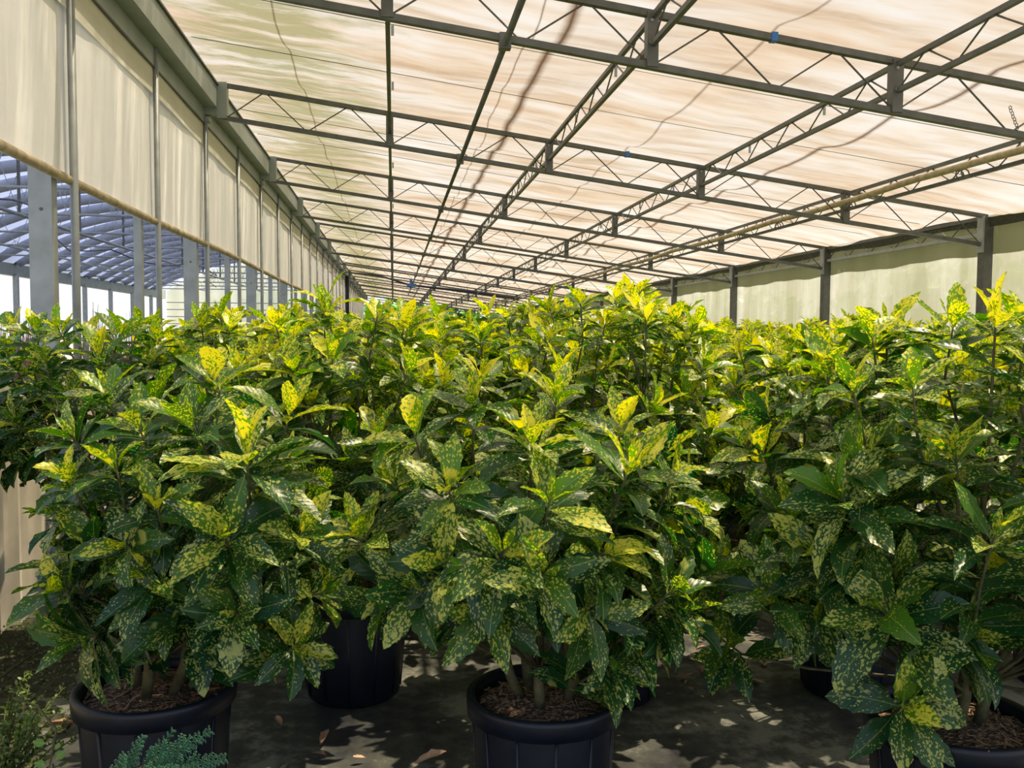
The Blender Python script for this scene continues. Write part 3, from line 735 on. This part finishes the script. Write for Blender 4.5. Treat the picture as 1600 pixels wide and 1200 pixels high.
def pot_parts(r=0.23, h=0.41, soil_seed=1, chips=260):
    """black nursery pot with rolled rim, soil with bark chips"""
    rb = r * 0.80; z1 = h - 0.055
    prof = [(0.0, 0.0), (rb - 0.01, 0.0), (rb, 0.008), (rb + (r - rb) * 0.45, z1 * 0.55), (r - 0.017, z1), (r - 0.017, z1 + 0.004)]
    w = MB(); w.lathe(prof, 48); w.lathe([(r - 0.026, h - 0.005), (r - 0.03, z1 - 0.05), (rb - 0.008, 0.03)], 48)
    # shallow ribs on the wall
    for j in range(12):
        a = j * math.pi / 6; ca, sa = math.cos(a), math.sin(a)
        w.bar(((rb + 0.003) * ca, (rb + 0.003) * sa, 0.02), ((r - 0.016) * ca, (r - 0.016) * sa, z1 - 0.01), 0.008, 0.006, (ca, sa, 0))
    rim = MB(); rim.lathe([(r - 0.017, z1 - 0.002), (r - 0.001, z1), (r + 0.002, h - 0.012), (r + 0.001, h - 0.003), (r - 0.006, h + 0.003), (r - 0.018, h + 0.001), (r - 0.027, h - 0.008), (r - 0.027, z1)], 56)
    rg = random.Random(soil_seed)
    s = MB(); zs = h - 0.04
    def sp(u, v):
        rr = (r - 0.027) * v; a = u * 2 * math.pi
        return (rr * math.cos(a), rr * math.sin(a), zs + 0.03 * (1 - v * v) + 0.006 * math.sin(9 * rr / r * 3 + 5 * a) * v * (1-v))
    s.grid(sp, 40, 12)
    c = MB()
    for i in range(chips):
        a = rg.uniform(0, 6.28); rr = (r - 0.035) * math.sqrt(rg.random()); l_ = rg.uniform(0.006, 0.016); d = rg.uniform(0, 3.14)
        x, y = rr * math.cos(a), rr * math.sin(a); z = zs + 0.03 * (1 - (rr / r) ** 2) + 0.003
        dx, dy, dz = math.cos(d) * l_, math.sin(d) * l_, rg.uniform(-.004, .006)
        c.bar((x - dx, y - dy, z - dz), (x + dx, y + dy, z + dz), rg.uniform(.003, .007), 0.002)
    return [('pot', w.mesh('pot', POT, True), [('pot_rim', rim.mesh('pot_rim', POT, True))]), ('soil', s.mesh('soil', SOIL, True), [('wood_chips', c.mesh('wood_chips', CHIP))])]

def make_plant(name, label, loc, parts, group=None, rz=0, sc=None):
    t = thing(name, label, 'potted shrub', loc, group); t.rotation_euler = (0, 0, rz)
    if sc: t.scale = sc
    for pn, me, subs in parts:
        o = link(pn, me, t); kids(t, o)
        for sn, sm in (subs or []):
            c = link(sn, sm, o); kids(o, c)
            if sn == 'wood_chips': c['kind'] = 'stuff'
    return t
POTS = pot_parts(chips=200)

def at(x, y, Y):
    """world point seen at a pixel of the photograph at depth Y"""
    a = (x - 800) / F; b = (600 - y) / F
    d = _Fw + _X * a + _Y * b; t = Y / d.y
    return np.array([d.x * t, Y, EYE + d.z * t])

def hero(seed, base, spots, **kw):
    fx = []
    for (px, py, Y, sz, b, ax) in spots:
        p = at(px, py, Y) - np.array([base[0], base[1], 0]); fx.append((p, ax, sz, b))
    return plant_parts(seed, fixed=fx, **kw)

# ------------------------------------------------------------------ the shrubs
sh = 'spotted_laurel'
bL, bC, bR = (-0.70, 2.72), (0.43, 2.50), (1.52, 2.22)
pl = hero(11, bL, [
    (385, 705, 2.30, .20, .75, (0, -.35, 1)), (335, 585, 2.60, .18, .85, (0, -.2, 1)), (455, 640, 2.50, .17, .95, (.3, -.1, 1)),
    (180, 725, 2.45, .15, .75, (-.1, -.3, 1)), (105, 745, 2.50, .14, .8, (-.3, -.3, .9)), (95, 915, 2.45, .17, .7, (-.8, -.5, .6)),
    (235, 890, 2.35, .16, .55, (-.2, -.7, .7)), (465, 1005, 2.35, .14, .45, (.4, -.7, .5)), (350, 835, 2.25, .18, .4, (0, -.7, .5)),
    (165, 610, 2.70, .16, .6, (-.3, -.1, 1)), (245, 790, 2.35, .15, .6, (0, -.6, .8)), (470, 830, 2.35, .16, .45, (.3, -.6, .6)),
    (120, 1000, 2.40, .17, .2, (-.5, -.7, .0)), (370, 960, 2.3, .16, .2, (.1, -.9, .2)), (300, 660, 2.4, .17, .5, (-.3, -.4, .9)), (505, 925, 2.45, .15, .4, (.7, -.5, .3)), (190, 850, 2.35, .15, .4, (-.3, -.8, .3))],
    H=1.40, R=0.40, n=36, size=.160, detail=12, zlo=.56, lowR=.26, center=(0.09, 0.0), bright=.5)
P0 = make_plant(sh, 'left one of the three front shrubs, spotted aucuba, its pot showing bark mulch', (*bL, 0), pl + POTS, 'front row shrubs')
pc = hero(12, bC, [
    (985, 725, 2.15, .19, 1.0, (.25, -.3, 1)), (832, 690, 2.20, .15, .95, (0, -.3, 1)), (645, 670, 2.35, .16, 1.0, (-.3, -.2, 1)),
    (565, 830, 2.30, .13, 1.0, (-.4, -.4, .9)), (785, 860, 2.05, .18, .5, (0, -.7, .7)), (945, 860, 2.10, .16, .75, (.3, -.7, .7)),
    (740, 620, 2.50, .17, .7, (0, -.1, 1)), (650, 930, 2.20, .18, .25, (-.3, -.8, .0)), (1070, 790, 2.40, .19, .4, (.7, -.4, .4)),
    (870, 620, 2.60, .17, .8, (.1, -.1, 1)), (760, 960, 2.12, .18, .2, (-.1, -.9, -.1)), (930, 960, 2.12, .18, .25, (.3, -.9, .0)),
    (700, 760, 2.15, .16, .7, (-.2, -.5, .8)), (860, 780, 2.05, .17, .6, (.1, -.5, .8)), (610, 750, 2.35, .16, .6, (-.5, -.4, .7)),
    (1000, 930, 2.3, .16, .25, (.6, -.7, .0)), (600, 930, 2.3, .19, .25, (-.7, -.6, -.2)), (850, 900, 2.02, .17, .4, (.1, -.9, .2)), (690, 880, 2.1, .16, .4, (-.3, -.9, .3))],
    H=1.32, R=0.47, n=32, size=.16, detail=12, zlo=.60, lowR=.38, bright=.75)
P1 = make_plant(sh, 'centre front shrub, spotted aucuba drooping over a black ribbed pot at the bottom edge', (*bC, 0), pc + pot_parts(0.222, 0.42, 5, 200), 'front row shrubs')
pr = hero(13, bR, [
    (1240, 800, 2.20, .16, .85, (0, -.3, 1)), (1330, 800, 2.15, .16, .8, (.1, -.4, 1)), (1255, 610, 2.50, .15, 1.0, (-.1, -.1, 1)),
    (1320, 650, 2.45, .19, .75, (0, -.2, 1)), (1490, 505, 2.35, .18, 1.0, (0, -.2, 1)), (1385, 515, 2.45, .18, 1.0, (-.1, -.1, 1)),
    (1575, 640, 2.20, .19, 1.0, (0, -.3, 1)), (1545, 890, 2.00, .16, .95, (.2, -.5, .9)), (1415, 1100, 1.98, .165, .5, (-.3, -.8, .5)),
    (1130, 880, 2.50, .13, .85, (-.3, -.3, .9)), (1130, 1000, 2.45, .16, .4, (-.6, -.6, .5)), (1400, 905, 2.05, .18, .4, (0, -.8, .5)),
    (1290, 960, 2.15, .17, .3, (-.3, -.8, .2)), (1450, 740, 2.15, .18, .7, (0, -.5, .9)), (1190, 700, 2.45, .16, .8, (-.4, -.2, .9)),
    (1210, 930, 2.2, .16, .4, (-.4, -.7, .3)), (1520, 1000, 2.0, .17, .35, (.2, -.8, .3)), (1590, 780, 2.1, .17, .8, (.3, -.4, .9)), (1380, 700, 2.3, .18, .5, (0, -.4, .9))],
    H=1.62, R=0.56, n=44, size=.17, detail=12, zlo=.60, lowR=.46, bright=.8, center=(0.02, 0.05))
P2 = make_plant(sh, 'right front shrub, tall spotted aucuba with large shiny leaves reaching the right edge', (*bR, 0), pr + pot_parts(0.23, 0.42, 8, 200), 'front row shrubs')

protos = []
left_bush = plant_parts(55, H=1.60, R=0.50, n=34, size=.16, detail=9, zlo=.98, lowR=.48, bright=.8, center=(-0.22, 0.0))
for i in range(7):
    protos.append(plant_parts(30 + i, H=1.58 + 0.06 * (i % 3), R=0.50 + 0.03 * (i % 2), n=50, size=.165 + .008 * (i % 2), detail=8, zlo=.55, lowR=.42, bright=1.2))
made = {}
def place_bush(i, x, y, label, group, rz, s):
    if i == 'left': return make_plant(sh, label, (x, y, 0), left_bush + POTS, group, 0)
    if i not in made:
        o = make_plant(sh, label, (x, y, 0), protos[i] + POTS, group, rz, s); made[i] = o
    else: o = dup(made[i], (x, y, 0), label, group, rz, s)
    return o
rg = random.Random(5)
second = [(-1.06, 4.02, 1.00, 'half hidden spotted aucuba at the left edge beside the ribbed sheet'), (-0.16, 3.62, 1.03, 'second row aucuba behind the gap between left and centre front shrubs'),
          (0.86, 3.48, 0.99, 'second row aucuba directly behind the centre front shrub, its dark pot showing'), (1.86, 3.40, 0.97, 'second row aucuba behind the gap between centre and right front shrubs'),
          (2.80, 3.35, 1.0, 'second row aucuba behind the right front shrub at the right edge')]
for j, (x, y, s, lab) in enumerate(second):
    place_bush('left' if j == 0 else j % 7, x, y, lab, 'second row shrubs', rg.uniform(0, 6.28), (1, 1, s))
row = 0; y = 4.62
while y < 21:
    col = 0; x = -1.15 + (0 if row % 2 else 0.40)
    while x < 5.75:
        u = (x * _c - y * _s) / (y * _c + x * _s)
        if u * F + 800 < 1950 and not (row == 0 and x < -1):
            xx, yy = x + rg.uniform(-.07, .07), y + rg.uniform(-.07, .07)
            s = rg.uniform(0.95, 1.07)
            if row == 0 and 0.8 < x < 1.3: s = 1.12
            if x < -0.9: s *= 0.97
            if row < 3: lab = f'spotted aucuba in the {ORD[row+2]} row from the front, {ORD[col]} from the side curtain'; grp = f'{ORD[row+2]} row shrubs'
            else:
                part_ = 'along the side curtain' if x < 1 else ('down the middle' if x < 3.4 else 'towards the right wall')
                lab = f'yellow-green aucuba in the packed mass behind the fifth row, {part_}'; grp = f'packed shrubs {part_}'
            place_bush(rg.randrange(7), xx, yy, lab, grp, rg.uniform(0, 6.28), (1, 1, s))
            col += 1
        x += 0.95
    row += 1; y += 0.85

# ------------------------------------------------------------------ fallen leaves
def dead_mesh(seed, mt):
    r_ = np.random.default_rng(seed)
    out = [(np.zeros(3), np.array([0, 0, 1.0]), np.array([1.0, 0, 0]), 1.45, float(r_.uniform(-.5, .6)), 0.12, 0.05, 0.5 + float(r_.uniform(-.3, .3)), 0.3)]
    return finish_leaves('fallen_leaf', out, mt, nt=8, ns=2)
DM = [dead_mesh(60 + i, DEAD) for i in range(4)] + [dead_mesh(70 + i, PALE) for i in range(3)]
def fallen(x, y, z, i, s, rz, label, group='fallen leaves on the ground'):
    o = link('fallen_leaf', DM[i]); o.location = (x, y, z); o.rotation_euler = (0, 0, rz); o.scale = (s, s, s)
    return tag(o, label, 'leaf', group)
def gp(px, py, z=0.0):
    a = (px - 800) / F; b = (600 - py) / F; d = _Fw + _X * a + _Y * b; t = (z - EYE) / d.z
    return d.x * t, d.y * t
x, y = gp(668, 1192, .02); fallen(x - .05, y, 0.016, 4, 1.05, 0.3, 'large curled pale brown leaf lying at the bottom edge left of the centre pot', None)
x, y = gp(590, 1080, 0); fallen(x, y, 0.014, 0, 0.8, 0.9, 'brown curled leaf lying between left and centre pots')
x, y = gp(440, 1140, 0); fallen(x, y, 0.014, 1, 0.6, 1.9, 'small reddish leaf on the dark ground right of the left pot')
x, y = gp(60, 1150, 0); fallen(x, y, 0.03, 2, 1.1, 0.1, 'mauve-brown dry leaf beside the small leaved shrub at bottom left')
rg = random.Random(9); cnt = 0
for i in range(150):
    if i < 95: px, py = rg.uniform(1020, 1240), rg.uniform(770, 1080)
    elif i < 102: px, py = rg.uniform(400, 720), rg.uniform(1060, 1190)
    else: px, py = rg.uniform(560, 1500), rg.uniform(780, 1080)
    x, y = gp(px, py)
    if any((x - a) ** 2 + (y - b) ** 2 < 0.30 ** 2 for a, b in (bL, bC, bR, *[(q[0], q[1]) for q in second])): continue
    if x < -1.5: continue
    o = fallen(x, y, 0.014, rg.randrange(7), rg.uniform(0.35, 0.9), rg.uniform(0, 6.28), 'dry curled leaf in the brown litter on the ground cover between the pots')
# leaves on the soil
fallen(bL[0] + .12, bL[1] - .10, 0.405, 0, 0.75, 0.2, 'reddish brown leaf lying on the bark in the left pot', None)
fallen(bL[0] - .02, bL[1] + .12, 0.408, 3, 0.6, 2.6, 'dull olive leaf lying on the bark behind the stems in the left pot', None)
fallen(bC[0] + .04, bC[1] - .08, 0.405, 1, 0.6, 1.2, 'brown leaf lying on the bark in the centre pot', None)

# ------------------------------------------------------------------ bank at the lower left with creeping plants
def bank_pt(u, v):
    y = 3.0 + v * 5.5; w = 0.62 - 0.20 * v
    x = -1.79 + u * w
    return (x, y, 0.06 * (1 - u) ** 1.3 * (1 + .2 * math.sin(y * 5)) + 0.012 * math.sin(23 * y + 17 * x) - 0.004)
g = MB(); g.grid(bank_pt, 16, 90)
tag(g.build('gravel_bank', BANK, None, True), 'dark pebbly bank at the foot of the ribbed sheet, lower left', 'bank')
r_ = np.random.default_rng(4); lv = []
for i in range(5200):
    u, v = r_.random() ** 1.2 * .95, r_.random(); p = bank_pt(u, v)
    a = r_.uniform(0, 6.28); A = norm([r_.normal(0, .4), r_.normal(0, .4), 1]); ref = norm(np.cross(A, [math.cos(a), math.sin(a), .1]))
    lv.append((np.array(p) + np.array([0, 0, r_.uniform(0, .02)]), A, ref, 1.0, .5, r_.uniform(.010, .02), r_.uniform(.008, .014), .2, r_.random() * .2))
tag(link('creeping_plant', finish_leaves('creeping_plant', lv, SMALLLEAF, nt=3, ns=1, serr=False)), 'mat of tiny dull green leaves creeping over the pebbly bank', 'ground cover', kind='stuff')
a_, b_ = gp(0, 1078, .05), gp(48, 1040, .05)
q = MB(); q.tube([(a_[0] - .25, a_[1] - .2, .10), (a_[0], a_[1], .10), (b_[0], b_[1], .09)], [.006, .006, .004], 6)
tag(q.build('dry_stick', STEM, None, True), 'thin dry stick lying across the bank at the left edge', 'stick')

# small leaved shrub, lower left
def twiggy(seed, base, n, hmin, hmax, spread, leaf, mt, per):
    r_ = np.random.default_rng(seed); lv = []; q = MB()
    for i in range(n):
        a = r_.uniform(0, 6.28); h = r_.uniform(hmin, hmax); sp_ = spread * r_.uniform(.2, 1)
        p0 = np.array([r_.normal(0, .02), r_.normal(0, .02), 0.0]); p2 = p0 + np.array([math.cos(a) * sp_, math.sin(a) * sp_, h]); p1 = p0 * .5 + p2 * .5 + np.array([0, 0, h * .18])
        pts = [(1 - t) ** 2 * p0 + 2 * t * (1 - t) * p1 + t * t * p2 for t in np.linspace(0, 1, 7)]
        q.tube(pts, [.004, .0035, .003, .0028, .0022, .0018, .001], 5)
        for j in range(per):
            t = r_.uniform(.25, 1); p = (1 - t) ** 2 * p0 + 2 * t * (1 - t) * p1 + t * t * p2
            ax = norm(p2 - p1 + r_.normal(0, .05, 3)); ref = norm(np.cross(ax, r_.normal(0, 1, 3)))
            lv.append((p, ax, ref, r_.uniform(.6, 1.3), .2, leaf * r_.uniform(.7, 1.2), leaf * .55, .2, r_.random() * .6))
    return finish_leaves('foliage', lv, mt, nt=4, ns=1, serr=False), q.mesh('stems', STEM, True)
x, y = -1.22, 2.90
t = thing('small_leaved_shrub', 'low twiggy shrub with tiny grey-green leaves in the bottom left corner', 'shrub', (x, y, 0))
f, st = twiggy(3, None, 70, .12, .36, .24, .019, SMALLLEAF, 34); link('foliage', f, t); link('twigs', st, t)
# the twig with four round leaves
t = thing('round_leaf_twig', 'thin bare twig with four bright round green leaves, bottom left', 'twig', (-1.17, 2.52, 0))
Pt = [at(20, 1090, 2.5), at(60, 1105, 2.48), at(88, 1140, 2.45), at(82, 1175, 2.45), at(70, 1230, 2.45)]
q = MB(); q.tube([p - np.array([-1.17, 2.52, 0]) for p in Pt] + [(0.02, 0, .0)], [.002, .003, .0035, .003, .003, .004], 6); q.build('twig', STEM, t, True)
for (px, py, s, a) in ((72, 1162, .034, 2.9), (84, 1172, .022, 1.2), (86, 1188, .035, .9), (72, 1196, .032, 2.6)):
    p = at(px, py, 2.45) - np.array([-1.17, 2.52, 0])
    A = norm([0, -1, .35]); O = norm([math.cos(a), 0, math.sin(a) * .8])
    lo = [(p, A, O - A * np.dot(O, A), 1.5, .1, s, s * .62, .15, .9)]
    link('leaf', finish_leaves('leaf', lo, PLAINLEAF, nt=8, ns=2, serr=False), t)

# cypress branch in front of the left pot
def conifer():
    r_ = np.random.default_rng(8); q = MB(); wq = MB()
    base = at(150, 1260, 1.95); org = np.array([base[0], base[1], 0.0])
    def spray(p0, p1, depth):
        p0, p1 = np.array(p0), np.array(p1); d = p1 - p0; ln = np.linalg.norm(d); d = d / ln
        side = norm(np.cross(d, _Fw)); n = max(3, int(ln / (0.013 if depth == 0 else 0.0065)))
        q.tube([p0 - org, (p0 + p1) / 2 - org + np.array([0, 0, .003]), p1 - org], [.0019, .0016, .0006] if depth < 2 else [.0012, .0013, .0005], 4)
        if depth >= 2: return
        for i in range(n):
            f = (i + .5) / n
            if depth == 0 and f < .12: continue
            p = p0 + d * ln * f
            for sg in (-1, 1):
                l2 = (ln * (.27 if depth == 0 else .5) * (1 - f * .75)) * r_.uniform(.7, 1.1)
                if depth == 1: l2 = min(l2, .009)
                e = p + (d * .75 + side * sg * .65 + r_.normal(0, .08, 3)) * l2
                spray(p, e, depth + 1)
    tips = [((205, 1215), (330, 1143)), ((215, 1210), (272, 1140)), ((205, 1220), (352, 1186)), ((190, 1220), (225, 1150)), ((230, 1205), (300, 1150)), ((200, 1225), (310, 1200)), ((175, 1230), (195, 1180))]
    for (a, b) in tips:
        spray(at(a[0], a[1], 1.95), at(b[0], b[1], 1.90 + r_.uniform(-.05, .08)), 0)
    wq.tube([(0.02, 0, 0), (0, 0.0, base[2] * .6), base - org, at(200, 1212, 1.95) - org, at(245, 1185, 1.93) - org], [.009, .008, .006, .004, .002], 7)
    t = thing('cypress_plant', 'feathery blue-green cypress spray in front of the left black pot', 'conifer', tuple(org))
    q.build('foliage', NEEDLE, t); wq.build('stem', STEM, t, True)
conifer()

# ------------------------------------------------------------------ bare twiggy stock in the neighbouring house
def bare(seed):
    r_ = random.Random(seed); q = MB()
    for i in range(16):
        a = r_.uniform(0, 6.28); s_ = r_.uniform(.02, .28); h = r_.uniform(1.2, 1.9)
        q.tube([(0.05 * math.cos(a), .05 * math.sin(a), .3), (s_ * .6 * math.cos(a), s_ * .6 * math.sin(a), h * .6), (s_ * math.cos(a), s_ * math.sin(a), h)], [.009, .007, .004], 4)
    return q.mesh('twigs', BARE)
BM = [bare(80 + i) for i in range(4)]
rg = random.Random(3); first = None
potm = MB(); potm.lathe([(0, 0), (.13, 0), (.16, .3), (.165, .32), (.15, .32), (.14, .28), (0, .28)], 20); potm = potm.mesh('pot', POT, True)
for k in range(90):
    x = rg.uniform(-11.5, -2.5); y = rg.uniform(9, 30)
    u = (x * _c - y * _s) / (y * _c + x * _s)
    if u < -0.62 or u > -0.33: continue
    t = thing('bare_shrub', 'leafless reddish-brown twiggy shrub standing in the neighbouring film house', 'shrub', (x, y, 0), 'leafless shrubs next door')
    t.rotation_euler = (0, 0, rg.uniform(0, 6)); t.scale = (1, 1, rg.uniform(.8, 1.05))
    link('twigs', BM[k % 4], t); link('pot', potm, t)

# ------------------------------------------------------------------ greenery outside
r_ = np.random.default_rng(21)
def hedge(name, label, x0, x1, y0, y1, h, n, leaf, young=.4):
    lv = []
    for i in range(n):
        x, y = r_.uniform(x0, x1), r_.uniform(y0, y1); z = h * r_.random() ** .7 * (0.8 + .2 * math.sin(x * 1.3 + y * .7))
        A = norm(r_.normal(0, 1, 3) + np.array([0, 0, .6])); ref = norm(np.cross(A, r_.normal(0, 1, 3)))
        lv.append((np.array([x, y, z]), A, ref, 1.2, .4, leaf * r_.uniform(.6, 1.3), leaf * .7, .2, young * r_.random()))
    tag(link(name, finish_leaves(name, lv, PLAINLEAF, nt=3, ns=1, serr=False)), label, 'hedge')
hedge('far_hedge', 'soft green hedge seen past the far end of the house', -12, 6, 62, 65, 4.2, 5000, .55, .9)
hedge('tint_hedge', 'green hedge added outside to tint the right cloth wall', 8.2, 9.2, 6, 60, 2.6, 9000, .35, .4)  # added behind the cloth to lend it a green tint
